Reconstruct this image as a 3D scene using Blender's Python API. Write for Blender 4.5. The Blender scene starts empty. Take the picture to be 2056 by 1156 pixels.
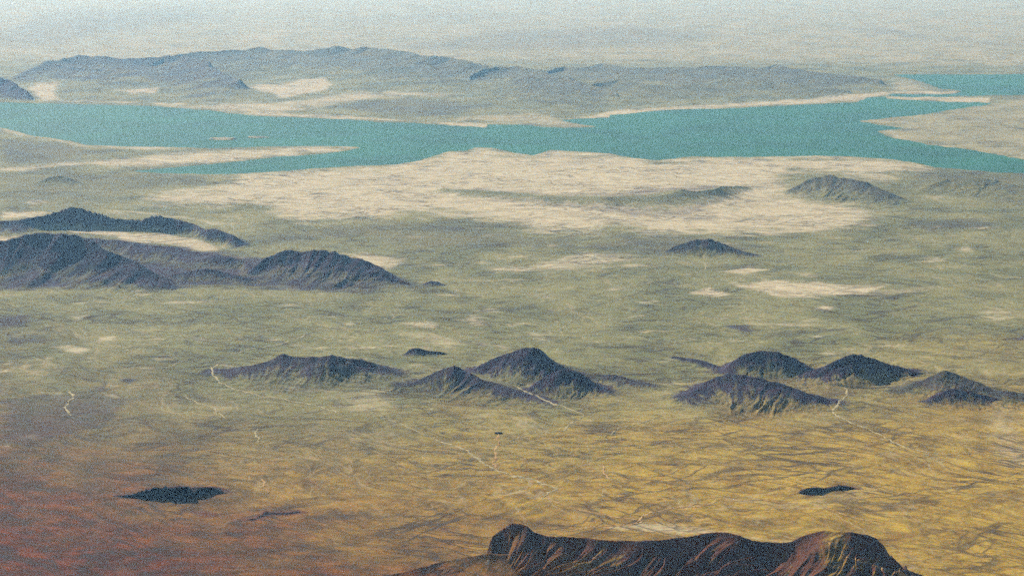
import bpy, math
import numpy as np
R = math.radians
S = bpy.context.scene
COL = S.collection

# ------------------------------------------------------------------ camera, sky, sun, exposure
CAM_H = 3000.0
HFOV = 36.0
PITCH = 11.85                      # degrees below the horizon
F = 1028.0 / math.tan(R(HFOV / 2))   # focal length in pixels of the 2056 px wide photograph
cam = bpy.data.cameras.new('camera'); cam.sensor_width = 36.0
cam.angle = R(HFOV); cam.clip_start = 10.0; cam.clip_end = 900000.0
camo = bpy.data.objects.new('camera', cam); COL.objects.link(camo)
camo.location = (0, 0, CAM_H); camo.rotation_euler = (R(90 - PITCH), 0, 0)
S.camera = camo

SUN_EL, SUN_AZ = 33.0, -40.0       # the sun stands ahead and to the left: slopes that face the viewer lie in shade
world = bpy.data.worlds.new('World'); S.world = world; world.use_nodes = True
wn = world.node_tree.nodes; wl = world.node_tree.links; wn.clear()
sky = wn.new('ShaderNodeTexSky'); sky.sky_type = 'NISHITA'; sky.sun_disc = False
sky.sun_elevation = R(SUN_EL); sky.sun_rotation = R(SUN_AZ); sky.altitude = 1200; sky.dust_density = 2.0
bg = wn.new('ShaderNodeBackground'); bg.inputs['Strength'].default_value = 0.055
wo = wn.new('ShaderNodeOutputWorld')
wl.new(sky.outputs[0], bg.inputs[0]); wl.new(bg.outputs[0], wo.inputs[0])
sl = bpy.data.lights.new('sun', 'SUN'); sl.energy = 4.9; sl.angle = R(0.5); sl.color = (1.0, 0.92, 0.78)
so = bpy.data.objects.new('sun', sl); COL.objects.link(so); so.location = (0, 0, 5000)
so.rotation_euler = (R(90 - SUN_EL), 0, R(180 - SUN_AZ))
vs = S.view_settings; S.display_settings.display_device = 'sRGB'
vs.view_transform = 'Standard'; vs.look = 'None'; vs.gamma = 1.0; vs.exposure = 0.47; vs.use_curve_mapping = False
S.cycles.use_denoising = False
S.cycles.use_adaptive_sampling = True; S.cycles.adaptive_threshold = 0.08; S.cycles.adaptive_min_samples = 16
S.cycles.max_bounces = 4; S.cycles.diffuse_bounces = 2; S.cycles.volume_bounces = 1
HAZE_DENSITY = 1.2e-5
Z0 = 40.0                          # mean height of the plain

# ------------------------------------------------------------------ noise
_rng = np.random.RandomState(7)
_PERM = _rng.permutation(4096).astype(np.int64)
_ANG = _rng.rand(4096) * 2 * np.pi
_GX, _GY = np.cos(_ANG), np.sin(_ANG)
def perlin(x, y, seed=0):
    xi = np.floor(x).astype(np.int64); yi = np.floor(y).astype(np.int64)
    fx = x - xi; fy = y - yi
    u = fx * fx * fx * (fx * (fx * 6 - 15) + 10); v = fy * fy * fy * (fy * (fy * 6 - 15) + 10)
    def g(ix, iy, dx, dy):
        h = _PERM[(_PERM[(ix + seed * 131) & 4095] + iy) & 4095]
        return _GX[h] * dx + _GY[h] * dy
    a = g(xi, yi, fx, fy); b = g(xi + 1, yi, fx - 1, fy)
    c = g(xi, yi + 1, fx, fy - 1); d = g(xi + 1, yi + 1, fx - 1, fy - 1)
    return 1.5 * ((a + (b - a) * u) * (1 - v) + (c + (d - c) * u) * v)
def fbm(x, y, octs=4, seed=0, gain=0.5):
    s = 0; a = 1.0; t = 0
    for i in range(octs):
        s = s + a * perlin(x, y, seed + i); t += a; a *= gain; x = x * 2.03 + 17.1; y = y * 2.03 - 9.7
    return s / t
def ridged(x, y, octs=3, seed=0):
    s = 0; a = 1.0; t = 0
    for i in range(octs):
        s = s + a * (1 - 2 * np.abs(perlin(x, y, seed + i))); t += a; a *= 0.5; x = x * 2.1 + 5.3; y = y * 2.1 + 3.1
    return s / t
def sstep(a, b, x):
    t = np.clip((x - a) / (b - a), 0, 1); return t * t * (3 - 2 * t)

# ------------------------------------------------------------------ where a direction of view meets the plain
CP, SP = math.cos(R(PITCH)), math.sin(R(PITCH))
def place(u, v, z=Z0):
    """a point of the plain, given its bearing and depression"""
    u = np.asarray(u, float); v = np.asarray(v, float)
    a = (u - 1028) / F; b = (578 - v) / F
    dy = CP + b * SP; dz = -SP + b * CP
    t = (z - CAM_H) / dz
    return a * t, dy * t
def bearing(x, y):
    """bearing and depression of a point of the plain (the chart in which outlines are listed)"""
    dep = CAM_H - Z0
    zc = y * CP + dep * SP
    return 1028 + F * x / zc, 578 - F * (y * SP - dep * CP) / zc
def height_at(u, vtop, vbase):
    x, y = place(u, vbase)
    b = (578 - np.asarray(vtop, float)) / F
    return CAM_H + y * (-SP + b * CP) / (CP + b * SP)

def seg_dist(px, py, poly, closed=True):
    d2 = np.full(px.shape, 1e30)
    n = len(poly)
    for i in range(n if closed else n - 1):
        ax, ay = poly[i]; bx, by = poly[(i + 1) % n]
        ex, ey = bx - ax, by - ay
        t = np.clip(((px - ax) * ex + (py - ay) * ey) / (ex * ex + ey * ey + 1e-12), 0, 1)
        dx = px - ax - t * ex; dy = py - ay - t * ey
        d2 = np.minimum(d2, dx * dx + dy * dy)
    return np.sqrt(d2)
def inside(px, py, poly):
    r = np.zeros(px.shape, bool); n = len(poly)
    for i in range(n):
        ax, ay = poly[i]; bx, by = poly[(i + 1) % n]
        if ay == by: continue
        c = ((ay > py) != (by > py)) & (px < (bx - ax) * (py - ay) / (by - ay) + ax)
        r ^= c
    return r
VS = 3.0      # outlines are compared in a chart whose depth axis is stretched
def sdf(u, v, poly, pad=60):
    """signed distance to an outline, positive inside"""
    out = np.full(u.shape, -float(pad))
    P = [(a, b * VS) for a, b in poly]
    us = [p[0] for p in P]; vv = [p[1] for p in P]; w = v * VS
    m = (u > min(us) - pad) & (u < max(us) + pad) & (w > min(vv) - pad) & (w < max(vv) + pad)
    if not m.any(): return out
    a, b = u[m], w[m]
    d = np.minimum(seg_dist(a, b, P), pad)
    out[m] = np.where(inside(a, b, P), d, -d)
    return out

# ------------------------------------------------------------------ outlines on the plain
LAKES = [
 [(-140,204),(-60,205),(60,207),(180,210),(300,213),(420,222),(460,228),(540,235),(620,237),(700,240),(760,246),(830,247),(900,252),(960,255),(978,257),
  (978,250),(1050,251),(1100,256),(1160,257),(1212,255),(1170,250),(1128,241),(1180,238),(1225,237),(1230,231),(1290,226),(1340,221),(1400,219),(1470,218),
  (1560,213),(1650,209),(1720,206),(1740,197),(1775,194),(1783,199),(1840,202),(1900,205),(1965,206),(1990,209),(1955,213),(1900,221),(1850,230),(1790,235),(1720,243),
  (1760,250),(1808,257),(1790,260),(1757,263),(1790,277),(1830,283),(1870,292),(1930,298),(2000,310),(2056,321),(2160,335),(2260,350),(2260,362),
  (2120,353),(2056,347),(2000,345),(1930,339),(1880,335),(1840,326),(1780,318),(1700,313),(1640,312),(1500,314),(1430,314),(1390,313),(1350,318),
  (1320,321),(1270,316),(1220,307),(1170,304),(1100,300),(1088,306),(1070,311),(1045,308),(1020,302),(985,296),(955,295),(935,302),(900,303),
  (870,313),(840,322),(800,329),(700,333),(620,338),(540,345),(450,349),(330,347),(270,343),(330,338),(420,330),(500,322),(560,315),(640,310),
  (700,302),(730,295),(692,293),(640,292),(540,293),(430,297),(400,296),(330,294),(250,293),(180,291),(150,284),(110,277),(65,272),(30,262),(0,255),(-60,250),(-140,246)],
 [(1795,150),(1900,150),(2060,150),(2260,151),(2260,190),(2120,189),(2056,190),(2000,190),(1950,192),(1925,192),(1900,194),(1850,194),(1800,194),(1785,191),
  (1800,189),(1890,190),(1923,188),(1935,182),(1885,177),(1860,166),(1830,158)],
]
# (strength, softness, outline)
SAND = [
 (1.0, 26, [(280,400),(330,385),(450,372),(480,350),(620,340),(700,334),(840,323),(900,304),(955,297),(1030,305),(1070,312),(1100,301),(1220,308),(1320,322),(1430,315),(1640,313),
   (1780,320),(1850,330),(1870,345),(1800,350),(1780,365),(1690,350),(1590,345),(1580,385),(1640,405),(1740,412),(1750,432),(1740,455),(1600,468),(1450,472),(1300,468),(1240,455),(1180,472),
   (1090,466),(1010,445),(930,436),(820,428),(760,440),(690,438),(620,445),(560,435),(530,412),(420,410),(330,412)]),
 (0.9, 10, [(150,327),(300,312),(420,302),(560,296),(700,294),(728,296),(690,303),(560,315),(420,329),(300,336),(180,333),(0,345),(0,338)]),
 (0.7, 6, [(0,255),(65,270),(110,277),(180,291),(330,294),(430,297),(300,303),(160,294),(90,280),(0,264)]),
 (1.0, 6, [(500,176),(520,170),(560,170),(600,160),(650,157),(665,170),(655,182),(600,192),(560,196),(540,186)]),
 (0.95, 5, [(230,182),(270,180),(290,176),(318,176),(318,187),(270,190)]),
 (0.95, 6, [(58,175),(80,165),(112,166),(118,195),(135,203),(80,204),(68,190)]),
 (0.7, 10, [(340,214),(460,205),(560,206),(640,195),(720,183),(820,183),(920,191),(760,198),(640,215),(560,232),(440,224)]),
 (0.9, 4, [(60,203),(300,208),(430,216),(540,232),(700,238),(830,246),(830,243),(700,233),(560,226),(430,212),(300,205),(60,200)]),
 (0.9, 5, [(830,246),(980,258),(980,250),(900,246)]),
 (0.55, 10, [(880,240),(1010,225),(1100,228),(1130,240),(1212,255),(1150,257),(1050,250),(960,248)]),
 (0.9, 4, [(1125,240),(1228,236),(1280,225),(1400,218),(1560,211),(1720,205),(1750,195),(1790,189),(1770,184),(1700,190),(1560,203),(1400,211),(1250,220),(1180,233)]),
 (1.0, 4, [(1785,188),(1920,190),(1924,184),(1790,184)]),
 (1.0, 4, [(1778,196),(1850,194),(1990,196),(1990,206),(1870,203)]),
 (0.55, 12, [(1790,160),(1850,163),(1885,177),(1925,185),(1790,185)]),
 (0.45, 10, [(1950,212),(1850,230),(1720,243),(1810,257),(1757,263),(1830,284),(2000,311),(2200,340),(2200,196),(2050,194),(1990,210)]),
 (0.55, 5, [(1720,241),(1850,229),(1860,236),(1790,244),(1808,257),(1800,262),(1850,285),(2000,306),(2200,335),(2200,342),(2000,313),(1830,286),(1755,263),(1800,257)]),
 (0.5, 14, [(180,65),(260,45),(330,52),(300,62)]),
 (0.6, 16, [(300,95),(460,72),(560,52),(680,54),(680,66),(560,88),(480,94)]),
 (0.6, 12, [(70,125),(130,104),(190,104),(180,112),(110,122)]),
 (0.5, 20, [(850,120),(1000,128),(1200,120),(1500,115),(1800,135),(2200,140),(2200,100),(1700,95),(1200,108),(950,110)]),
 (0.3, 20, [(1500,60),(1700,40),(2200,60),(2200,0),(1500,0)]),
 (1.0, 5, [(118,463),(170,461),(260,470),(340,470),(385,480),(420,488),(440,504),(400,506),(340,492),(300,489),(240,480),(150,470)]),
 (0.95, 4, [(-40,478),(42,473),(25,488),(-40,500)]),
 (0.7, 6, [(240,535),(290,540),(330,558),(300,562)]),
 (0.7, 5, [(415,540),(450,545),(510,548),(500,554),(450,552)]),
 (0.85, 6, [(690,508),(760,512),(810,520),(800,535),(770,545),(740,528)]),
 (0.8, 4, [(0,425),(60,425),(120,430),(60,438),(0,440)]),
 (0.7, 3, [(140,418),(300,426),(430,446),(520,455),(430,449),(300,430),(180,420)]),
 (0.7, 12, [(950,540),(1080,530),(1180,505),(1300,518),(1250,528),(1130,545),(1000,548)]),
 (0.95, 7, [(1450,562),(1500,570),(1540,562),(1640,566),(1700,573),(1790,572),(1740,590),(1640,597),(1570,597),(1500,580)]),
 (0.95, 5, [(1385,588),(1425,575),(1475,592),(1430,596)]),
 (0.5, 10, [(1700,590),(1850,573),(1900,580),(1760,600)]),
 (0.75, 6, [(1450,545),(1500,533),(1545,540),(1500,552)]),
 (0.85, 5, [(1632,619),(1655,613),(1678,619),(1655,626)]),
 (0.6, 5, [(1945,626),(2020,622),(2060,628),(1980,630)]),
 (0.65, 10, [(920,640),(960,632),(990,650),(950,655)]),
 (0.5, 12, [(800,665),(850,668),(950,690),(900,700),(820,685)]),
 (0.5, 12, [(1060,665),(1100,670),(1120,695),(1070,690)]),
 (0.7, 6, [(100,698),(140,693),(180,700),(170,712),(130,708)]),
 (0.6, 5, [(140,636),(180,632),(170,643),(145,645)]),
 (0.6, 6, [(165,718),(200,715),(190,726)]),
 (0.6, 5, [(-20,745),(50,735),(30,742),(-10,752)]),
 (0.75, 5, [(190,788),(235,790),(250,800),(220,799)]),
 (0.55, 6, [(10,808),(50,798),(40,808)]),
 (0.55, 8, [(30,880),(70,868),(105,878),(60,884)]),
 (0.6, 5, [(0,895),(20,892),(20,898)]),
 (0.6, 5, [(200,676),(240,672),(225,684),(195,686)]),
 (0.5, 8, [(335,845),(390,848),(370,855)]),
 (0.45, 5, [(200,912),(250,912),(230,918)]),
 (0.45, 25, [(650,790),(800,770),(780,830),(690,835)]),
 (0.45, 12, [(1120,845),(1200,840),(1180,855)]),
 (0.35, 16, [(1600,1004),(1680,985),(1800,970),(1790,990),(1700,1010),(1640,1020)]),
 (0.6, 10, [(1180,1060),(1300,1045),(1420,1060),(1560,1085),(1640,1075),(1600,1090),(1400,1075)]),
 (0.5, 22, [(1960,700),(1990,930),(2100,960),(2100,940)]),
]
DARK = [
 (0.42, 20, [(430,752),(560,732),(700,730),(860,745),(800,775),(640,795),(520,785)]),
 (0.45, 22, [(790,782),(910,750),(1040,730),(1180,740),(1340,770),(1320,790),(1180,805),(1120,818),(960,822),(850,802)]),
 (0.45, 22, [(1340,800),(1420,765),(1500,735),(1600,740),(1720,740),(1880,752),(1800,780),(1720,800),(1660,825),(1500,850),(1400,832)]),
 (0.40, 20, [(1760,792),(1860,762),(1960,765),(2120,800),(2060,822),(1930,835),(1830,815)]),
 (1.75, 5, [(215,996),(265,993),(290,982),(345,977),(400,977),(430,977),(470,988),(425,987),(400,998),(370,1005),(300,1001),(262,999)]),  # deep shadow at the left, painted into the soil
 (1.75, 4, [(1600,988),(1620,979),(1655,979),(1670,976),(1685,971),(1728,981),(1690,981),(1668,985),(1650,991),(1632,995),(1612,993)]),  # deep shadow at the right, painted into the soil
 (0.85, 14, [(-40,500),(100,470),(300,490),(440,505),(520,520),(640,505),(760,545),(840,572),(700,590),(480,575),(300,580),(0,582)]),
 (0.6, 10, [(640,575),(760,560),(820,572),(740,590),(660,588)]),
 (0.7, 10, [(1440,655),(1490,653),(1540,662),(1490,671)]),
 (0.6, 7, [(1570,667),(1610,665),(1700,658),(1690,666),(1640,672)]),
 (0.7, 7, [(2010,680),(2060,673),(2060,688)]),
 (0.45, 12, [(1900,655),(1990,668),(1950,680),(1890,670)]),
 (0.6, 14, [(-20,640),(40,632),(80,640),(50,660),(-20,664)]),
 (0.5, 14, [(0,670),(80,672),(110,685),(40,695),(0,692)]),
 (0.7, 8, [(240,764),(262,756),(290,765),(262,772)]),
 (0.5, 8, [(340,765),(370,757),(375,765)]),
 (0.5, 14, [(0,800),(200,780),(280,800),(200,860),(60,900),(0,880)]),
 (0.8, 8, [(360,1030),(400,1022),(440,1034),(410,1038)]),
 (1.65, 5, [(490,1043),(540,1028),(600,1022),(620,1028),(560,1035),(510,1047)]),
 (0.5, 8, [(430,1038),(475,1036),(470,1044)]),
 (0.5, 8, [(240,1050),(290,1048),(280,1060)]),
 (0.5, 7, [(345,1060),(400,1052),(395,1060)]),
 (0.5, 10, [(440,1090),(540,1085),(545,1110),(500,1120)]),
 (0.45, 10, [(540,1055),(640,1075),(600,1085)]),
 (0.7, 5, [(870,1065),(900,1060),(895,1068)]),
 (0.6, 8, [(30,1150),(80,1145),(70,1156)]),
 (0.45, 10, [(600,955),(660,965),(650,985),(610,970)]),
 (0.5, 14, [(1720,1100),(1800,1090),(1900,1060),(1780,1070)]),
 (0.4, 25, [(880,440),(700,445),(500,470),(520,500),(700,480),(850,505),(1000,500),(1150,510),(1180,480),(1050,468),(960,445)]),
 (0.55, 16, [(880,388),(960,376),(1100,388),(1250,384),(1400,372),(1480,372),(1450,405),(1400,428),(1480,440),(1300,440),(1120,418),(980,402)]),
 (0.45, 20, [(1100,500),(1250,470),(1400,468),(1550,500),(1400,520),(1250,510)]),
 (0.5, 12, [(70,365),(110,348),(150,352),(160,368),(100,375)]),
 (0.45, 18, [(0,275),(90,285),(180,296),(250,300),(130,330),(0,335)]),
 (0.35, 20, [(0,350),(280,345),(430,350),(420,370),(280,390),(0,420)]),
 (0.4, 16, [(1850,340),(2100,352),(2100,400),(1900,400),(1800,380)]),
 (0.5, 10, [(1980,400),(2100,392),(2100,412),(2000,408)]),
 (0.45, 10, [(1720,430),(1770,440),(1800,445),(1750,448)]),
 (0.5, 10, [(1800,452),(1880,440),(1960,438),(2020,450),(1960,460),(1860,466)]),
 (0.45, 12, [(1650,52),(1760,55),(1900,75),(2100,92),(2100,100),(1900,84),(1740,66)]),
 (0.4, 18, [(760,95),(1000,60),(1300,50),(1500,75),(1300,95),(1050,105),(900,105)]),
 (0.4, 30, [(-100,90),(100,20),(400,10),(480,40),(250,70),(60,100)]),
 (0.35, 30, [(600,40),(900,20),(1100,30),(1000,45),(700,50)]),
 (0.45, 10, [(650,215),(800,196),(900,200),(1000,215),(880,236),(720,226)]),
]

def ground_masks(x, y):
    """lake, sand, ochre, red, dark at points of the plain"""
    u, v = bearing(x, y)
    fr = np.clip(y, 4000, None) / F       # metres across one step of the chart
    wu = u + 14 * fbm(u / 60, v / 18, 4, 3); wv = v + 4.0 * fbm(u / 50, v / 14, 4, 9)
    su = u + 7 * fbm(u / 16, v / 5, 3, 61); sv = v + 1.5 * fbm(u / 22, v / 6, 3, 67)
    lake = np.full(u.shape, -60.0)
    for L in LAKES: lake = np.maximum(lake, sdf(su, sv, L))
    streak = fbm(u / 80, v / 6.5, 6, 21, 0.6) + 0.18 * fbm(u / 14, v / 2.2, 3, 27)
    sand = np.zeros(u.shape)
    for s, soft, P in SAND:
        d = sdf(wu, wv, P)
        m = s * sstep(-2.0 * soft, 2.6 * soft, d + soft * 2.5 * streak)
        sand = np.maximum(sand, m)
    dark = np.zeros(u.shape)
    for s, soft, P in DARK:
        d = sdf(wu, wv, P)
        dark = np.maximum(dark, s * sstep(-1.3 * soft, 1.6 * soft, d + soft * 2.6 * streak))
    # red soil near left, deepened to paint the lens vignette; ochre soil near right
    n = fbm(u / 200, v / 60, 4, 33)
    tl = (1150 - v) + 0.29 * (u - 0) + 150 * n
    red = 1 - sstep(60, 600, tl)
    och = sstep(700, 1010, v + 0.10 * (u - 1200) + 90 * n)
    sand *= (1 - 0.24 * sstep(0.0, 0.5, -streak))
    sand *= 1 - 0.28 * sstep(0.06, 0.42, fbm(u / 90 + 11, v / 13, 6, 85, 0.6))
    wisp = fbm(u / 130 + 3, v / 15, 6, 81, 0.58)
    sand = np.maximum(sand, 0.62 * sstep(0.10, 0.55, wisp) * sstep(1000, 700, v) * sstep(330, 420, v))
    sand = np.maximum(sand, 0.55 * sstep(150, 110, v) * (0.85 + 0.45 * streak).clip(0, 1.4))
    return u, v, lake, sand, och, red, dark

def plain_height(x, y):
    n = Z0 + 17 * fbm(x / 1500, y / 2600, 3, 41) + 5.0 * ridged(x / 420 + 0.6 * fbm(x / 900, y / 900, 2, 5), y / 800, 3, 45)
    near = sstep(24000, 10000, y)
    wx = x + 260 * fbm(x / 800, y / 900, 3, 5); wy = y + 260 * fbm(x / 800 + 31, y / 900, 3, 8)
    cut = 0
    for ang, la, lc, w, amp, sd in ((-24, 1500, 260, 0.085, 7.0, 46), (-58, 1500, 420, 0.06, 8.0, 47), (14, 1100, 200, 0.09, 5.0, 48), (-20, 700, 90, 0.16, 2.6, 49)):
        c, q = math.cos(R(ang)), math.sin(R(ang))
        m = perlin((wx * c + wy * q) / la, (-wx * q + wy * c) / lc, sd)
        cut = cut + 1.5 * amp * np.exp(-(m / w) ** 2) * sstep(-0.35, 0.25, fbm(x / 1700 + sd, y / 2200, 2, sd))
    n = n + near * (3.0 * ridged(wx / 330, wy / 420, 3, 52) - cut)
    return np.where(n < Z0 + 2, Z0 - 1.5 + 3.5 * np.exp((n - Z0 - 2) / 12), n)
def with_lake(z, lake):
    t = sstep(-40, -2, lake)
    z = z * (1 - t) + (Z0 + 1.0) * t
    return np.where(lake > -6, np.minimum(z, Z0 - (lake + 6) * 0.9), z).clip(Z0 - 18, None)
def ground_height(x, y):
    u, v = bearing(x, y)
    su = u + 7 * fbm(u / 16, v / 5, 3, 61); sv = v + 1.5 * fbm(u / 22, v / 6, 3, 67)
    lake = np.full(u.shape, -60.0)
    for L in LAKES: lake = np.maximum(lake, sdf(su, sv, L))
    return with_lake(plain_height(x, y), lake)

# ------------------------------------------------------------------ materials
def lnk(nt, a, b): nt.links.new(a, b)
class NT:
    def __init__(s, name):
        s.m = bpy.data.materials.new(name); s.m.use_nodes = True; s.t = s.m.node_tree; s.t.nodes.clear()
    def n(s, typ, **kw):
        o = s.t.nodes.new(typ)
        for k, w in kw.items(): setattr(o, k, w)
        return o
    def put(s, inp, val):
        if isinstance(val, bpy.types.NodeSocket): s.t.links.new(val, inp)
        else: inp.default_value = val
    def math(s, op, a, b=0.0, clamp=False):
        o = s.n('ShaderNodeMath', operation=op, use_clamp=clamp); s.put(o.inputs[0], a); s.put(o.inputs[1], b); return o.outputs[0]
    def mix(s, f, a, b, blend='MIX'):
        o = s.n('ShaderNodeMix', data_type='RGBA', blend_type=blend, clamp_factor=True)
        s.put(o.inputs[0], f); s.put(o.inputs[6], a); s.put(o.inputs[7], b); return o.outputs[2]
    def ramp(s, f, lo, hi, a=0.0, b=1.0):
        o = s.n('ShaderNodeMapRange', interpolation_type='SMOOTHSTEP'); s.put(o.inputs[0], f)
        for i, w in zip((1, 2, 3, 4), (lo, hi, a, b)): s.put(o.inputs[i], w)
        return o.outputs[0]
    def noise(s, vec, scale, detail=4, rough=0.55, dist=0.0):
        o = s.n('ShaderNodeTexNoise'); s.put(o.inputs['Vector'], vec); o.inputs['Scale'].default_value = scale
        o.inputs['Detail'].default_value = detail; o.inputs['Roughness'].default_value = rough; o.inputs['Distortion'].default_value = dist
        return o
def c4(r, g, b): return (r, g, b, 1)

def make_soil():
    k = NT('desert_soil')
    att = k.n('ShaderNodeAttribute', attribute_name='soil'); sep = k.n('ShaderNodeSeparateColor'); lnk(k.t, att.outputs['Color'], sep.inputs[0])
    sand, och, red = sep.outputs[0], sep.outputs[1], sep.outputs[2]; dark = att.outputs['Alpha']
    geo = k.n('ShaderNodeNewGeometry'); pos = geo.outputs['Position']
    big = k.noise(pos, 1 / 900.0, 6, 0.6, 0.4)
    warp = k.n('ShaderNodeVectorMath', operation='MULTIPLY_ADD'); wob = k.noise(pos, 1 / 2600.0, 3, 0.5)
    lnk(k.t, wob.outputs['Color'], warp.inputs[0]); warp.inputs[1].default_value = (1300, 1300, 0); lnk(k.t, pos, warp.inputs[2])
    def along(d):
        o = k.n('ShaderNodeVectorMath', operation='DOT_PRODUCT'); lnk(k.t, warp.outputs[0], o.inputs[0]); o.inputs[1].default_value = d; return o.outputs['Value']
    ca, sa = math.cos(R(-28)), math.sin(R(-28))
    cmb = k.n('ShaderNodeCombineXYZ'); k.put(cmb.inputs[0], along((ca / 210.0, sa / 210.0, 0))); k.put(cmb.inputs[1], along((-sa / 95.0, ca / 95.0, 0)))
    strk = k.noise(cmb.outputs[0], 1.0, 7, 0.74, 0.15)
    iso = k.noise(pos, 1 / 240.0, 8, 0.74, 0.1)
    class mid: pass
    mid.outputs = [k.math('ADD', k.math('MULTIPLY', strk.outputs[0], 0.45), k.math('MULTIPLY', iso.outputs[0], 0.55))]
    fine = k.noise(pos, 1 / 26.0, 3, 0.7)
    chroma = k.noise(pos, 1 / 14.0, 2, 0.7)
    base = k.mix(k.ramp(big.outputs[0], 0.35, 0.65), c4(0.175, 0.182, 0.072), c4(0.290, 0.275, 0.112))
    ochc = k.mix(k.ramp(mid.outputs[0], 0.30, 0.68), c4(0.265, 0.138, 0.018), c4(0.55, 0.385, 0.058))
    redc = k.mix(k.ramp(mid.outputs[0], 0.38, 0.64), c4(0.034, 0.006, 0.012), c4(0.205, 0.050, 0.012))
    col = k.mix(och, base, ochc)
    col = k.mix(red, col, redc)
    # scrub: dark olive speckle that thins out on the sand
    scr = k.math('MULTIPLY', k.ramp(mid.outputs[0], 0.34, 0.66, 0.62, 0.06), k.ramp(fine.outputs[0], 0.40, 0.62, 0.22, 1.0))
    col = k.mix(scr, col, c4(0.055, 0.055, 0.032))
    sandc = k.mix(k.ramp(mid.outputs[0], 0.35, 0.65), c4(0.44, 0.38, 0.235), c4(0.62, 0.54, 0.36))
    sf = k.math('ADD', sand, k.math('MULTIPLY', k.math('SUBTRACT', mid.outputs[0], 0.5), 0.16))
    col = k.mix(k.math('MULTIPLY', k.ramp(sf, 0.08, 0.9), k.ramp(sand, 0.0, 0.12)), col, sandc)
    def threads(al, ac, ang, wid, seed, bent):
        w2 = k.n('ShaderNodeVectorMath', operation='MULTIPLY_ADD'); wn2 = k.noise(pos, 1 / 700.0, 5, 0.6)
        lnk(k.t, wn2.outputs['Color'], w2.inputs[0]); w2.inputs[1].default_value = (bent, bent, 0); lnk(k.t, warp.outputs[0], w2.inputs[2])
        c, n = math.cos(R(ang)), math.sin(R(ang)); ax = []
        for d in ((c / al, n / al, 0), (-n / ac, c / ac, 0)):
            o = k.n('ShaderNodeVectorMath', operation='DOT_PRODUCT'); lnk(k.t, w2.outputs[0], o.inputs[0]); o.inputs[1].default_value = d; ax.append(o.outputs['Value'])
        cb = k.n('ShaderNodeCombineXYZ'); k.put(cb.inputs[0], ax[0]); k.put(cb.inputs[1], ax[1]); cb.inputs[2].default_value = seed
        q = k.noise(cb.outputs[0], 1.0, 2, 0.45)
        return k.ramp(k.math('ABSOLUTE', k.math('SUBTRACT', q.outputs[0], 0.5)), 0.0, wid, 1.0, 0.0)
    gate = k.ramp(big.outputs[0], 0.38, 0.60)
    pale = k.math('MULTIPLY', k.math('MAXIMUM', threads(1500, 330, -62, 0.012, 3.3, 420), threads(1100, 300, -20, 0.010, 8.1, 380)), k.math('MULTIPLY', gate, k.ramp(red, 0.2, 0.7, 0.42, 0.06)))
    deep = k.math('MULTIPLY', k.math('MAXIMUM', threads(900, 170, -30, 0.030, 5.7, 300), k.math('MAXIMUM', threads(520, 75, -18, 0.034, 7.3, 160), threads(1200, 210, 25, 0.026, 1.9, 300))), k.ramp(big.outputs[0], 0.35, 0.6, 0.85, 0.34))
    col = k.mix(deep, col, c4(0.048, 0.034, 0.026))
    col = k.mix(k.math('MULTIPLY', pale, k.ramp(dark, 0.0, 0.3, 1.0, 0.0)), col, c4(0.46, 0.38, 0.22))
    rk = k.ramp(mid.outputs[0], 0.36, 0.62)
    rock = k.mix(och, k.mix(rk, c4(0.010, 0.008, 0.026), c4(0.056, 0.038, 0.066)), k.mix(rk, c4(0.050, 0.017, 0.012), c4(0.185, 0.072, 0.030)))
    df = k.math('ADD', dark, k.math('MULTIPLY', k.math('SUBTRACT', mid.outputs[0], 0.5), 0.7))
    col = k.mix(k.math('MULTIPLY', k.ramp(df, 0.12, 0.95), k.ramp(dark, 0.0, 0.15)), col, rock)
    col = k.mix(k.ramp(dark, 1.15, 1.7), col, c4(0.006, 0.005, 0.010))  # near black, mainly for the deep shade painted on the near plain
    # stones and bushes of many tints
    tint = k.n('ShaderNodeMix', data_type='RGBA', blend_type='OVERLAY'); tint.inputs[0].default_value = 0.55
    lnk(k.t, col, tint.inputs[6]); lnk(k.t, chroma.outputs['Color'], tint.inputs[7])
    col = tint.outputs[2]
    p = k.n('ShaderNodeBsdfPrincipled'); k.put(p.inputs['Base Color'], col); p.inputs['Roughness'].default_value = 0.95
    p.inputs['Specular IOR Level'].default_value = 0.1
    h = k.math('ADD', k.math('MULTIPLY', mid.outputs[0], 1.0), k.math('MULTIPLY', fine.outputs[0], 0.25))
    b = k.n('ShaderNodeBump'); b.inputs['Strength'].default_value = 1.0; b.inputs['Distance'].default_value = 13.0
    k.put(b.inputs['Height'], h); lnk(k.t, b.outputs[0], p.inputs['Normal'])
    o = k.n('ShaderNodeOutputMaterial'); lnk(k.t, p.outputs[0], o.inputs[0])
    return k.m
def make_water():
    k = NT('lake_water')
    geo = k.n('ShaderNodeNewGeometry')
    n1 = k.noise(geo.outputs['Position'], 1 / 2600.0, 7, 0.66, 0.8)
    col = k.mix(k.ramp(n1.outputs[0], 0.35, 0.65), c4(0.006, 0.095, 0.050), c4(0.014, 0.150, 0.078))
    p = k.n('ShaderNodeBsdfPrincipled'); k.put(p.inputs['Base Color'], col); p.inputs['Roughness'].default_value = 0.35
    p.inputs['IOR'].default_value = 1.33; p.inputs['Specular IOR Level'].default_value = 0.15
    b = k.n('ShaderNodeBump'); b.inputs['Strength'].default_value = 0.4; b.inputs['Distance'].default_value = 1.0
    n2 = k.noise(geo.outputs['Position'], 1 / 9.0, 3, 0.6); k.put(b.inputs['Height'], n2.outputs[0]); lnk(k.t, b.outputs[0], p.inputs['Normal'])
    o = k.n('ShaderNodeOutputMaterial'); lnk(k.t, p.outputs[0], o.inputs[0])
    return k.m
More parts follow.
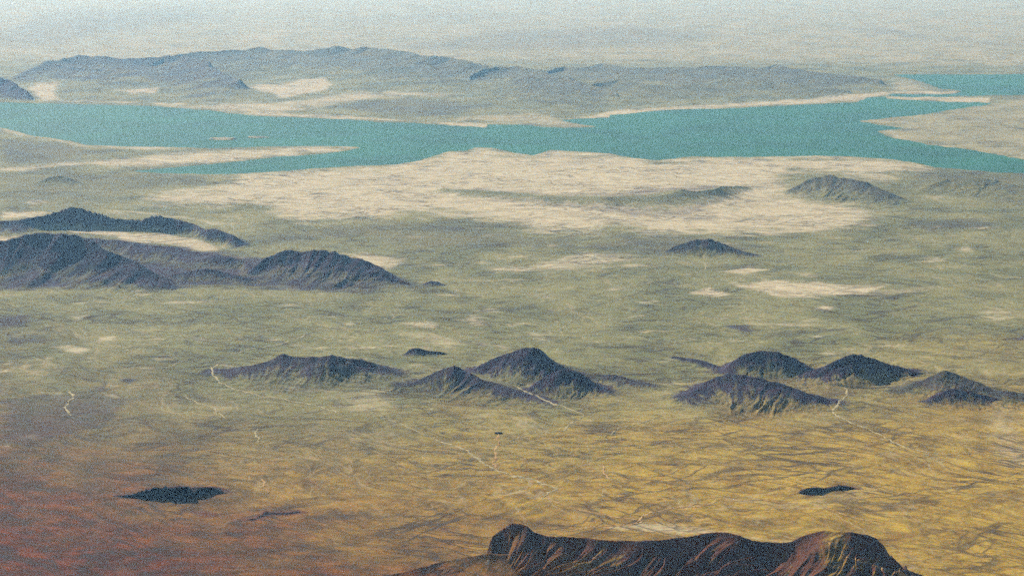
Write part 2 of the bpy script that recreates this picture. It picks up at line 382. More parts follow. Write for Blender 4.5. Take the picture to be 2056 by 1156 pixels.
def make_plain(name, a, b, scale):
    k = NT(name); geo = k.n('ShaderNodeNewGeometry'); n1 = k.noise(geo.outputs['Position'], scale, 5, 0.65)
    col = k.mix(k.ramp(n1.outputs[0], 0.35, 0.65), c4(*a), c4(*b))
    p = k.n('ShaderNodeBsdfPrincipled'); k.put(p.inputs['Base Color'], col); p.inputs['Roughness'].default_value = 0.95; p.inputs['Specular IOR Level'].default_value = 0.1
    o = k.n('ShaderNodeOutputMaterial'); lnk(k.t, p.outputs[0], o.inputs[0])
    return k.m
M_SOIL, M_WATER = make_soil(), make_water()
M_WASH = make_plain('pale_wash_gravel', (0.30, 0.26, 0.14), (0.48, 0.42, 0.25), 1 / 60.0)
M_WASH_NEAR = make_plain('tan_wash_gravel', (0.32, 0.18, 0.07), (0.52, 0.36, 0.16), 1 / 60.0)
M_STONE = make_plain('pale_limestone', (0.50, 0.42, 0.28), (0.66, 0.58, 0.42), 1 / 6.0)
M_BLACK = make_plain('dark_basalt', (0.012, 0.012, 0.02), (0.03, 0.025, 0.035), 1 / 10.0)

# ------------------------------------------------------------------ mesh helpers
def tag(o, label=None, cat=None, group=None, kind=None):
    if label: o['label'] = label
    if cat: o['category'] = cat
    if group: o['group'] = group
    if kind: o['kind'] = kind
    return o
def raw_mesh(name, V, Q, mat, soil=None, smooth=True):
    me = bpy.data.meshes.new(name)
    n = len(Q); k = Q.shape[1]
    me.vertices.add(len(V)); me.vertices.foreach_set('co', np.ascontiguousarray(V, np.float32).ravel())
    me.loops.add(n * k); me.loops.foreach_set('vertex_index', np.ascontiguousarray(Q, np.int32).ravel())
    me.polygons.add(n); me.polygons.foreach_set('loop_start', np.arange(n, dtype=np.int32) * k)
    me.polygons.foreach_set('use_smooth', np.full(n, smooth))
    me.update(calc_edges=True)
    if soil is not None:
        a = me.attributes.new('soil', 'FLOAT_COLOR', 'POINT'); a.data.foreach_set('color', np.ascontiguousarray(soil, np.float32).ravel())
    me.materials.append(mat)
    o = bpy.data.objects.new(name, me); COL.objects.link(o)
    return o
def grid_quads(nr, nc):
    i = np.arange(nr * nc).reshape(nr, nc)
    return np.stack([i[:-1, :-1], i[:-1, 1:], i[1:, 1:], i[1:, :-1]], -1).reshape(-1, 4)

# ------------------------------------------------------------------ the ground: one sheet to beyond the horizon
def build_ground():
    s_in = np.linspace(-0.36, 0.36, 880)
    s_out = np.concatenate([np.linspace(0.363, 0.6, 50), [0.7, 0.9, 1.3, 2.0]])
    s = np.concatenate([-s_out[::-1], s_in, s_out])
    v = np.concatenate([np.arange(1330, 0, -1.7)])
    _, yr = place(np.full(v.shape, 1028.0), v)
    yr = np.concatenate([[-9000, -4000, 0, 2000, 3500, 4600, 5300], yr, np.geomspace(yr[-1] * 1.05, 300000, 22)])
    Y, Sx = np.meshgrid(yr, s, indexing='ij')
    X = Sx * np.maximum(Y, 5600)
    x, y = X.ravel(), Y.ravel()
    yy = np.clip(y, 5200, None)
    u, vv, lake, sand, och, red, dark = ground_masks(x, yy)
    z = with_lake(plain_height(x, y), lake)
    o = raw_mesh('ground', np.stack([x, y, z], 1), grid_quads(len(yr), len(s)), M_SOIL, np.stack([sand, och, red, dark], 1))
    tag(o, 'wide desert plain of ochre and grey green soil around the hills', 'ground', None, 'structure')
build_ground()

# the lake surface
x0, y0 = place(1028, 372); x1, y1 = place(1028, 143)
W = 26000
lv = np.array([[-0.75 * y0, y0, Z0 - 4], [0.75 * y0, y0, Z0 - 4], [0.6 * y1, y1, Z0 - 4], [-0.6 * y1, y1, Z0 - 4]], float)
tag(raw_mesh('lake', lv, np.array([[0, 1, 2, 3]]), M_WATER), 'long teal lake with sandy spits below the far mountains', 'lake', None, 'structure')

# ------------------------------------------------------------------ hills
HILLS = []
FARSOFT = dict(lo=-0.05, hi=0.6, kg=0.5, kn=0.5, sand=0.10, deep=0.52)  # paler, softer-edged rock paints in part of the haze
def hill(name, label, crest, foot, dark=1.0, gully=0.35, slant=0.0, step=2.0, rough=0.10, cat='hill', group=None, sand=0.0, seed=0, lo=0.10, hi=0.84, shape=0.9, lean=0.12, freq=1.0, ochre=None, kn=0.30, lo_left=None, kg=0.62, warp=0.045, spread=1.18, pw=None, deep=None, bare=None):
    cu = np.array([c[0] for c in crest], float); ct = np.array([c[1] for c in crest], float); cb = np.array([c[2] for c in crest], float)
    if deep is not None:        # a broad range: its crest stands far behind its foot
        cb0 = cb.copy(); cb = ct + deep * (cb - ct)
        o = np.argsort(cu)
        foot = [(a, b if b > np.interp(a, cu[o], cb0[o]) - 4 else np.interp(a, cu[o], cb[o]) - 13) for a, b in foot]
    cx, cy = place(cu, cb)
    fx, fy = place([p[0] for p in foot], [p[1] for p in foot])
    fx = fx.mean() + (fx - fx.mean()) * spread; fy = fy.mean() + (fy - fy.mean()) * spread
    P = list(zip(fx, fy))
    size = max(fx.max() - fx.min(), 1.0) / spread
    def field(x, y):
        wamp = warp * size
        qx = x + wamp * fbm(x / (size * .22), y / (size * .22), 3, seed + 71); qy = y + wamp * fbm(x / (size * .22) + 40, y / (size * .22), 3, seed + 75)
        df = seg_dist(qx, qy, P); ins = inside(qx, qy, P)
        best = np.full(x.shape, 1e30); hc = np.zeros(x.shape); px = np.zeros(x.shape); py = np.zeros(x.shape)
        gz = height_at(cu, ct, cb) - with_lake(plain_height(cx, cy), ground_masks(cx, cy)[2])
        for i in range(len(cu) - 1):
            ex, ey = cx[i + 1] - cx[i], cy[i + 1] - cy[i]
            t = np.clip(((qx - cx[i]) * ex + (qy - cy[i]) * ey) / (ex * ex + ey * ey), 0, 1)
            ax, ay = cx[i] + t * ex, cy[i] + t * ey
            d = np.hypot(qx - ax, qy - ay); m = d < best
            best = np.where(m, d, best); hc = np.where(m, gz[i] + t * (gz[i + 1] - gz[i]), hc)
            px = np.where(m, ax, px); py = np.where(m, ay, py)
        dc = best
        p = np.where(ins, df / (df + dc + 1e-6), 0)
        p = np.where(ins, p, -df / (0.3 * size))
        pc = np.clip(p, 0, 1)
        ux, uy = (qx - px) / (dc + 1e-6), (qy - py) / (dc + 1e-6)
        r0 = 0.16 * size
        gx, gy = px + ux * r0 + lean * (qx - px) + slant * dc, py + uy * r0 + lean * (qy - py)
        L = 0.10 * size / freq
        g = ridged(gx / L, gy / L, 3, seed + 11)
        g = 0.25 + (g - 0.25) * (0.45 + 1.3 * fbm(x / (0.22 * size), y / (0.3 * size), 2, seed + 17)).clip(0.05, 1.2)
        hmax = max(gz.max(), 5.0)
        wr = 1 - 0.7 * sstep(0.7, 1.0, pc)
        hcn = hc * (1 + 0.8 * rough * fbm(px / (0.06 * size), py / (0.06 * size), 3, seed + 31))
        base = hcn * ((1 - shape) * pc + shape * pc * pc if pw is None else pc ** pw)
        ga = 0.62 * gully * np.where(y > py + 0.3 * dc, 0.15, 1.0)
        h = base + ga * 0.5 * np.minimum(hc + 0.15 * hmax, hmax) * (g - 0.25) * (pc * (1 - pc) ** 1.5) * 5.0
        h = h + wr * rough * 0.35 * hmax * fbm(x / (0.05 * size), y / (0.05 * size), 3, seed + 51) * sstep(0, 0.3, pc)
        h = np.where(ins, h, p * 0.2 * size * 0.2)
        return h, p, g, fbm(gx / (0.022 * size / freq), gy / (0.022 * size / freq), 3, seed + 97)
    HILLS.append((field, fx.min(), fx.max(), fy.min(), fy.max()))
    dist = float(cy.mean())
    dx = step * dist / F; dyy = dx * 1.6
    m = 0.06 * size
    xs = np.arange(fx.min() - m, fx.max() + m, dx); ys = np.arange(fy.min() - m, fy.max() + m, dyy)
    Y, X = np.meshgrid(ys, xs, indexing='ij'); x, y = X.ravel(), Y.ravel()
    h, p, g, sk = field(x, y)
    u, v, lake, gs, go, gr, gd = ground_masks(x, y)
    z = with_lake(plain_height(x, y), lake) + h
    sh = 0 if lo_left is None else lo_left[0] * (1 - sstep(lo_left[1], lo_left[2], u))
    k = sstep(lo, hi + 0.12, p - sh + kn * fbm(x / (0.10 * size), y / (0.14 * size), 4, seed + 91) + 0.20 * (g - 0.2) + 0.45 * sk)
    k = k * (1 - kg * (1 - 0.6 * sstep(0.5, 0.9, p)) * sstep(0.0, 0.45, 0.5 * sk - g + 0.7 * fbm(x / (0.05 * size), y / (0.08 * size), 3, seed + 95)) * (dark < 1.5))  # kg thins the dark rock to paint sunlit gully streaks
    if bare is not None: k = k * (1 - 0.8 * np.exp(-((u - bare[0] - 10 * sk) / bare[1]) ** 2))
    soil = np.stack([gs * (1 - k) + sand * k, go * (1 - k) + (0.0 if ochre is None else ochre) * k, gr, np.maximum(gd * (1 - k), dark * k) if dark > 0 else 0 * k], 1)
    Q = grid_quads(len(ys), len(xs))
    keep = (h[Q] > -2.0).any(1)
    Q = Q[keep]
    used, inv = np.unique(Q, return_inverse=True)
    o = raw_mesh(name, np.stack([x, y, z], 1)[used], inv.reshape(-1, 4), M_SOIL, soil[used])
    tag(o, label, cat, group, 'structure')
    return o

# far ranges beyond the lake
FR = 'hazy mountains beyond the lake'
hill('mountain', 'faint hazy mountain ridge behind the right arm of the lake', [(1080,140,168),(1120,132,166),(1160,137,166),(1215,128,166),(1250,136,166),(1300,135,166),(1400,137,167),(1450,132,167),(1500,134,168),(1540,136,169),(1565,128,170),(1590,135,172),(1640,146,175),(1700,151,178),(1770,160,182)],
     [(1060,175),(1150,195),(1300,207),(1500,203),(1700,192),(1790,184),(1780,172),(1700,158),(1500,152),(1300,152),(1100,155)], 0.50, 0.08, 0.0, 2.2, 0.24, 'mountain', FR, seed=101, spread=1.0, **FARSOFT, freq=2.2)
hill('mountain', 'long pale blue mountain with the highest ragged crest beyond the lake', [(230,150,165),(330,114,162),(420,104,158),(480,100,155),(510,96,153),(560,100,151),(620,101,151),(680,94,153),(740,96,158),(800,101,170),(850,112,174),(900,115,177),(940,123,180),(985,137,184)],
     [(230,172),(340,190),(420,192),(480,188),(505,176),(540,165),(600,158),(660,157),(690,178),(800,183),(920,190),(1010,196),(1010,186),(940,166),(800,150),(700,138),(620,134),(500,136),(420,142),(330,150)], 0.50, 0.08, 0.0, 2.2, 0.24, 'mountain', FR, seed=111, spread=1.0, **FARSOFT, freq=2.2)
hill('mountain', 'rounded blue hill between the long crest and the right hand ridge', [(940,150,182),(970,138,180),(1000,134,180),(1040,134,182),(1080,140,185),(1110,150,190),(1170,165,197),(1240,185,205)],
     [(900,192),(960,205),(1060,216),(1180,220),(1280,214),(1270,203),(1180,185),(1060,168),(960,168)], 0.50, 0.08, 0.0, 2.2, 0.24, 'mountain', FR, seed=121, spread=1.0, **FARSOFT, freq=2.0)
hill('mountain', 'broken dark blue mountain standing above the sandy shore at the left', [(20,158,162),(60,140,160),(90,125,160),(125,121,162),(150,111,162),(200,114,162),(250,117,160),(300,116,160),(340,112,162),(380,112,172),(420,128,184),(470,160,196)],
     [(10,168),(60,168),(110,172),(124,196),(160,205),(225,206),(235,185),(280,176),(325,178),(330,204),(420,208),(500,206),(520,198),(490,182),(430,160),(340,146),(200,144),(90,146),(20,154)], 0.66, 0.10, 0.0, 2.2, 0.22, 'mountain', FR, seed=131, spread=1.0, **FARSOFT, freq=2.2)
hill('mountain', 'darkest blue headland at the far left edge beside the lake', [(-90,152,188),(-30,150,188),(5,156,190),(30,165,193),(55,180,198),(68,193,201)],
     [(-110,203),(0,203.5),(60,203.5),(74,200),(60,186),(20,176),(-40,172),(-110,172)], 1.15, 0.5, 0.0, 2.2, 0.12, 'mountain', FR, seed=141, spread=1.0, freq=1.5)
hill('hill', 'low hazy foothills along the shore under the right hand ridge', [(1170,175,198),(1210,166,196),(1250,160,196),(1300,170,199),(1360,172,199),(1420,168,198),(1480,160,196),(1560,166,196),(1640,176,196),(1730,184,194)],
     [(1150,208),(1250,216),(1400,209),(1560,203),(1700,195),(1770,189),(1720,180),(1560,178),(1400,182),(1200,182)], 0.4, 0.2, 0.0, 2.2, 0.2, 'hill', 'low hills in the haze', seed=151, spread=1.0, **FARSOFT, freq=2.0)
hill('island', 'larger pale sand island in the left arm of the lake', [(424,276,279.5),(450,275.6,279.5),(472,276.5,279.6)], [(412,280),(440,282.5),(470,282),(480,279),(460,277),(425,277)], 0.0, 0.2, 0.0, 1.5, 0.1, 'island', 'sand islands in the lake', sand=1.0, seed=161, spread=1.0)
hill('island', 'smaller narrow sand island in the left arm of the lake', [(500,273.6,276),(520,273.4,276),(540,273.8,276)], [(490,276.2),(515,278),(545,276.6),(530,274.5),(505,274.5)], 0.0, 0.2, 0.0, 1.5, 0.1, 'island', 'sand islands in the lake', sand=1.0, seed=171, spread=1.0)

# low hills on the plain this side of the lake
LH = 'low hills in the haze'
hill('hill', 'long low grey rise in the middle of the pale flats', [(905,381,386),(940,381,388),(1010,388,394),(1100,395,402),(1180,396,404),(1250,395,405),(1290,398,407),(1340,391,404),(1365,381,401),(1400,383,400),(1440,376,396),(1500,374,380)],
     [(890,386),(960,400),(1080,410),(1200,425),(1320,432),(1400,424),(1450,405),(1510,380),(1480,372),(1350,385),(1200,388),(1000,384),(920,379)], 0.3, 0.5, 0.0, 2.0, 0.35, 'hill', LH, seed=181, freq=1.6, lo=0.0, hi=0.9, warp=0.06, spread=1.15)
hill('hill', 'rounded blue grey hill on the pale flats near the right shore', [(1588,378,388),(1630,357,387),(1665,351,388),(1690,357,390),(1735,363,394),(1770,378,399),(1800,392,403)],
     [(1575,388),(1610,397),(1680,408),(1750,415),(1800,413),(1815,403),(1780,388),(1720,374),(1640,372),(1590,380)], 0.6, 0.5, 0.0, 2.0, 0.15, 'hill', LH, seed=191)
hill('hill', 'mottled low hill at the right edge below the lake', [(1860,372,382),(1900,360,380),(1960,357,380),(2000,362,382),(2060,380,392),(2110,390,400)],
     [(1840,385),(1900,398),(2000,405),(2100,410),(2130,400),(2080,375),(1980,365),(1870,368)], 0.4, 0.5, 0.0, 2.0, 0.2, 'hill', LH, seed=201)
hill('hill', 'dark blue cone with a long right flank above the pale playa', [(1345,500,508),(1385,482,507),(1400,481,507),(1420,477,507),(1445,487,508),(1480,500,511),(1518,511,514)],
     [(1335,509),(1370,515),(1430,519),(1480,518),(1525,514.5),(1490,504),(1430,497),(1370,500)], 0.78, 0.4, 0.0, 1.8, 0.12, 'hill', LH, seed=211)
hill('hill', 'small dark knoll on the grey plain at the far left', [(75,366,369),(100,354,367),(130,352,367),(160,366,370)], [(68,370),(110,375),(150,374),(170,369),(130,362),(90,362)], 0.4, 0.4, 0.0, 1.8, 0.15, 'hill', LH, seed=216)

# the dark range at the left
DR = 'dark hills of the left range'
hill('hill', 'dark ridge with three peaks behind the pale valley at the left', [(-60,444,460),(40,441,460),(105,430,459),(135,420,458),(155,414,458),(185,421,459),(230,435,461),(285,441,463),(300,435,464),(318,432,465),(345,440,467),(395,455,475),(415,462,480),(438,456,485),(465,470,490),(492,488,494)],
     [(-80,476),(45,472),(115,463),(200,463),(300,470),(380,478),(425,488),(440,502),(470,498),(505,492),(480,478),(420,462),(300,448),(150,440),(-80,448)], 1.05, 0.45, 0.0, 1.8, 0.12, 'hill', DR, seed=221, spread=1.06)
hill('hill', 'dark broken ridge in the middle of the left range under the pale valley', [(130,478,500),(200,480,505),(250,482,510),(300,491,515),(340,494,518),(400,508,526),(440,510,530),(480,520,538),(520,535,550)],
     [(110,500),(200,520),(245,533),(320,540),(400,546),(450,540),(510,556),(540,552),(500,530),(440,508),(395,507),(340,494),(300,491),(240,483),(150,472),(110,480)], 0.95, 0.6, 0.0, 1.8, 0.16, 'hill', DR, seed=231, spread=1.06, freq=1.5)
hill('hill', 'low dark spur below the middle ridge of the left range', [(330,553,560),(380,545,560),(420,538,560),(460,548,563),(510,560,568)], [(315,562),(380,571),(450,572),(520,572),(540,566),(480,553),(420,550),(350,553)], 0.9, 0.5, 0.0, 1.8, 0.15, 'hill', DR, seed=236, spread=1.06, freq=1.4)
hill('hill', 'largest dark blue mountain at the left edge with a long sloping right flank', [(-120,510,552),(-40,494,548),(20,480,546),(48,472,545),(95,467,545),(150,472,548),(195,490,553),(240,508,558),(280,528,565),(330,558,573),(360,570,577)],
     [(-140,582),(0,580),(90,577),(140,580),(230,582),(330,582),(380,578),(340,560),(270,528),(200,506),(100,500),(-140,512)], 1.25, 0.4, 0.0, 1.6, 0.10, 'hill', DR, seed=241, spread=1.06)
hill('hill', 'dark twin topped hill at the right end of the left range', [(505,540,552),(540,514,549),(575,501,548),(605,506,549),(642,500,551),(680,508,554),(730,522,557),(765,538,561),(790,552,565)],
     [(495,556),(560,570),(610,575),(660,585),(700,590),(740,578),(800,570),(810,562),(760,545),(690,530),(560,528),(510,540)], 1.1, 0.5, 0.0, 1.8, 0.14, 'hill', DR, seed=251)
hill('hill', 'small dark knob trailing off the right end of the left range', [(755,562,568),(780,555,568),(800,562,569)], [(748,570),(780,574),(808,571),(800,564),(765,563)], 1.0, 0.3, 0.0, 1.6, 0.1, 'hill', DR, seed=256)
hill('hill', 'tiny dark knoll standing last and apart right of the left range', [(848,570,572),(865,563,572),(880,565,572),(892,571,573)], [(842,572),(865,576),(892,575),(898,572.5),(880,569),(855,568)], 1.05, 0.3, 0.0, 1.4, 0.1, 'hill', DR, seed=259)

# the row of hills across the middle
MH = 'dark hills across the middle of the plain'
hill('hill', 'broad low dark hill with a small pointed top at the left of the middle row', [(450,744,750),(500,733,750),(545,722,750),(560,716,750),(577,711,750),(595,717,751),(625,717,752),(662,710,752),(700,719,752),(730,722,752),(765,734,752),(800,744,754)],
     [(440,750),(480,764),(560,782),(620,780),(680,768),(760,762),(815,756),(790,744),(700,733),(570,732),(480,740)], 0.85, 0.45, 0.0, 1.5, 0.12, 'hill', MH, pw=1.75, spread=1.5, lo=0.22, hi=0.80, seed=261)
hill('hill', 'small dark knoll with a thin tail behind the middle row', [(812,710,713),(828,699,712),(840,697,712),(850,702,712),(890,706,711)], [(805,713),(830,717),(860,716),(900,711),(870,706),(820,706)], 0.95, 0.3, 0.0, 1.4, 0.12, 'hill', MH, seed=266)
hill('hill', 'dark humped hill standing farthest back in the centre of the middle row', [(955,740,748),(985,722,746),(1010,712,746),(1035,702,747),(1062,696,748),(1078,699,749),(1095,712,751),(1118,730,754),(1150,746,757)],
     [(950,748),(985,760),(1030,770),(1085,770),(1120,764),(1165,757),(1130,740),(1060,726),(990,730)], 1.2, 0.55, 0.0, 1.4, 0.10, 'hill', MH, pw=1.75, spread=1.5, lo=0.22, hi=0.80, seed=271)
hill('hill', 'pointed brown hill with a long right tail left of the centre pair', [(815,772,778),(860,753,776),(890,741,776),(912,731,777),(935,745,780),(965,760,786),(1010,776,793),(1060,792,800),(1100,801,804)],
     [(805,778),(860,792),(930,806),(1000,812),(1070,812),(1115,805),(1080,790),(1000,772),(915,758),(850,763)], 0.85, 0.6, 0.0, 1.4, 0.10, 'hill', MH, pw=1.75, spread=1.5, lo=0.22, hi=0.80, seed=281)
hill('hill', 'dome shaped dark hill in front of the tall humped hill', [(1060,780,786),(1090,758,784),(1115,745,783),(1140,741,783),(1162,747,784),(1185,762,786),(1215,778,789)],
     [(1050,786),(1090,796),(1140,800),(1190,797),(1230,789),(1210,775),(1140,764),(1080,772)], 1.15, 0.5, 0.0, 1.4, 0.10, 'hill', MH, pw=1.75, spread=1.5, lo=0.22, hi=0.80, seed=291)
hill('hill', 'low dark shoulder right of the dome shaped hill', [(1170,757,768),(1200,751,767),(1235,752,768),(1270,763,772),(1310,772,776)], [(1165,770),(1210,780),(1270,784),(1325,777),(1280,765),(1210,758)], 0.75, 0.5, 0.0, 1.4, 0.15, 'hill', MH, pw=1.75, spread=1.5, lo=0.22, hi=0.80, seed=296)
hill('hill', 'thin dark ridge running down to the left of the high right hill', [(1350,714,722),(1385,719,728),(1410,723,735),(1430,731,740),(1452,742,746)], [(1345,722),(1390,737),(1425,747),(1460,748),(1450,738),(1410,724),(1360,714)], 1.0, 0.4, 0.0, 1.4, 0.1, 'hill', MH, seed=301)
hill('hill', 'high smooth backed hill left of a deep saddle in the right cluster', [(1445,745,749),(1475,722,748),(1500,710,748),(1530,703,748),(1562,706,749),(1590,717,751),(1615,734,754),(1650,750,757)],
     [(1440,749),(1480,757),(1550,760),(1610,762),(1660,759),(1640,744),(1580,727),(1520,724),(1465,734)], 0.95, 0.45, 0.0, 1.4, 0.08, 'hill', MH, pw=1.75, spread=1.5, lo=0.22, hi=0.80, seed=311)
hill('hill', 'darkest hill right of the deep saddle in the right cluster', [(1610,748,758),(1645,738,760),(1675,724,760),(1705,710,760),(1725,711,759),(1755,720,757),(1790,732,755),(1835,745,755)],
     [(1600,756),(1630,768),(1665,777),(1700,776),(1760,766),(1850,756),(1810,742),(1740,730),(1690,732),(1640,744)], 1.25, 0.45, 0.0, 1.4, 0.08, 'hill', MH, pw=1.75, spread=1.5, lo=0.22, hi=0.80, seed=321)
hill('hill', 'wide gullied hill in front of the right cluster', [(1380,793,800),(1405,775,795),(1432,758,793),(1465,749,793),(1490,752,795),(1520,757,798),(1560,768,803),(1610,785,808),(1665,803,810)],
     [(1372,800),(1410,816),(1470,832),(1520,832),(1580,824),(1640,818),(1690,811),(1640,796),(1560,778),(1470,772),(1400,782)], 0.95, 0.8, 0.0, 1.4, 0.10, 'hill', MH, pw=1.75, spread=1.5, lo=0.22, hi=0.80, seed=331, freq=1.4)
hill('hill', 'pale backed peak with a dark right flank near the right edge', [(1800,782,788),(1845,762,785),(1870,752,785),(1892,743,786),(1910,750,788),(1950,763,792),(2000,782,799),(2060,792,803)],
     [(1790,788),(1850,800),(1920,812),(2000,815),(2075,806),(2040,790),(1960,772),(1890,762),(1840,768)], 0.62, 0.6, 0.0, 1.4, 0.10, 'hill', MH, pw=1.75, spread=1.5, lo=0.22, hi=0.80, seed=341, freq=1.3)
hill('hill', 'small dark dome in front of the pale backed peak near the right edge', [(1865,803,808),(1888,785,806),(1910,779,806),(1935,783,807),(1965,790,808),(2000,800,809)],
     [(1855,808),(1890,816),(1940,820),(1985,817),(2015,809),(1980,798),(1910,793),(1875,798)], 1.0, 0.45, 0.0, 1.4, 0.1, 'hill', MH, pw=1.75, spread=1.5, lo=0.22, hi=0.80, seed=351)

# two deep shadows on the near plain, modelled as low near-black mounds
BS = 'black shadows modelled as mounds on the near plain'
hill('shadow_mound', 'long black shadow modelled as a mound with thin tails on the reddish plain at the left', [(222,996,997),(262,992,998.5),(285,983,1000),(305,977.5,1001),(345,977,1002),(372,974.5,1001),(390,978,1000),(412,975,993),(425,977,989),(452,988,990)],
     [(215,997),(262,1000),(330,1003),(370,1005),(385,1001),(410,995),(425,991),(460,991),(430,984),(400,983),(345,985),(300,987),(265,994)], 2.0, 0.12, 0.0, 1.2, 0.06, 'shadow mound', BS, seed=361, spread=1.0, shape=0.1, lo=-0.12, hi=-0.06, kn=0.10, warp=0.012)
hill('shadow_mound', 'shorter black shadow modelled as a mound with a right hand hump on the ochre plain', [(1604,987,989.5),(1620,979,990),(1637,977,990),(1655,979,987),(1668,978,984),(1684,971,983),(1698,975,982),(1720,980.5,981.5)],
     [(1600,989),(1612,993),(1638,995),(1655,989),(1672,984),(1690,983),(1722,982),(1700,979),(1660,981),(1620,984)], 2.0, 0.12, 0.0, 1.2, 0.06, 'shadow mound', BS, seed=371, spread=1.0, shape=0.1, lo=-0.12, hi=-0.06, kn=0.10, warp=0.012)


# the near ridge
hill('ridge', 'near dark gullied ridge with a notched crest rising from the bottom of the view', [(978,1092,1182),(988,1070,1183),(1006,1060,1180),(1024,1050,1184),(1045,1051,1187),(1062,1055,1190),(1080,1066,1193),(1110,1073,1196),(1150,1076,1198),(1200,1081,1201),(1250,1083,1203),(1300,1081,1206),(1350,1081,1208),(1400,1078,1208),(1450,1071,1208),(1475,1074,1208),(1500,1085,1208),(1530,1090,1208),(1560,1091,1208),(1590,1090,1208),(1620,1082,1208),(1650,1074,1208),(1675,1068,1208),(1700,1064,1208),(1730,1066,1206),(1752,1075,1204),(1772,1094,1201),(1790,1112,1198),(1830,1137,1192),(1890,1163,1184),(1960,1190,1178)],
     [(925,1195),(930,1340),(1000,1480),(1150,1540),(1400,1560),(1650,1540),(1850,1440),(1990,1310),(2010,1215),(1900,1178),(1750,1146),(1500,1140),(1200,1135),(1010,1150),(960,1165)], 0.98, 2.4, slant=0.8, step=1.2, rough=0.035, cat='ridge', seed=391, spread=1.0, freq=2.4, lo=0.60, hi=0.66, pw=1.7, lean=0.25, ochre=0.85, kn=0.10, bare=(1672, 24), lo_left=(0.20, 1060, 1450), kg=0.85)

hill('slope', 'orange slope running down to the left from the foot of the near ridge', [(1250,1150,1205),(1150,1128,1203),(1060,1114,1200),(990,1108,1198),(940,1118,1198),(860,1134,1200),(780,1151,1203),(700,1168,1207),(620,1186,1209)],
     [(540,1215),(640,1400),(850,1560),(1200,1600),(1420,1450),(1400,1210),(1250,1165),(1100,1150),(900,1155),(700,1178)], 0.0, 0.22, slant=0.8, step=1.4, rough=0.04, cat='slope', seed=395, spread=1.0, freq=2.2, lo=0.4, hi=0.9, shape=0.3, ochre=0.9, warp=0.02, kg=0.8, pw=1.15)

# ------------------------------------------------------------------ washes and tracks lying on the terrain
def terrain(x, y):
    z = ground_height(x, y)
    for f, xa, xb, ya, yb in HILLS:
        m = (x > xa - 50) & (x < xb + 50) & (y > ya - 50) & (y < yb + 50)
        if m.any():
            h, _, _, _ = f(x[m], y[m]); z[m] += np.maximum(h, 0)
    return z
def on_terrain(u, v):
    """first point of the terrain on each line of sight"""
    u = np.asarray(u, float); v = np.asarray(v, float)
    a = (u - 1028) / F; b = (578 - v) / F
    dy = CP + b * SP; dz = -SP + b * CP
    X = np.zeros(len(u)); Y = np.zeros(len(u))
    for i in range(len(u)):
        z = np.linspace(700, 0, 700); t = (z - CAM_H) / dz[i]
        x, y = a[i] * t, dy[i] * t
        k = np.argmax(z <= terrain(x, y)); X[i], Y[i] = x[k], y[k]
    return X, Y
def ribbon(name, label, pts, w, mat, cat, group, drape=False, wob=1.0, seed=0):
    pts = np.array(pts, float)
    # chord-length resampling with small meanders
    seg = np.hypot(np.diff(pts[:, 0]), np.diff(pts[:, 1]) * 3); L = np.concatenate([[0], np.cumsum(seg)])
    s = np.linspace(0, L[-1], max(6, int(L[-1] / 2.5)))
    u = np.interp(s, L, pts[:, 0]); v = np.interp(s, L, pts[:, 1])
    u = u + wob * 8.0 * fbm(s / 30, s * 0 + seed, 2, seed); v = v + wob * 2.2 * fbm(s / 26, s * 0 + seed + 30, 2, seed + 3)
    x, y = on_terrain(u, v) if drape else place(u, v)
    tx, ty = np.gradient(x), np.gradient(y); n = np.hypot(tx, ty) + 1e-6
    nx, ny = -ty / n, tx / n
    ww = 0.78 * w * (0.75 + 1.3 * fbm(s / 9, s * 0 + 5, 2, seed + 8)) * np.minimum(1, 0.25 + np.minimum(s, s[-1] - s) / (0.12 * s[-1]))
    cols = []
    for q in (-1, -0.4, 0.4, 1):
        xx, yy = x + nx * ww * q, y + ny * ww * q
        cols.append(np.stack([xx, yy, terrain(xx, yy) + (2.0 if abs(q) < 1 else 0.6)], 1))
    V = np.stack(cols, 1).reshape(-1, 3)
    o = raw_mesh(name, V, grid_quads(len(s), 4), mat)
    return tag(o, label, cat, group, 'structure')
WG = 'dry washes winding over the plain'
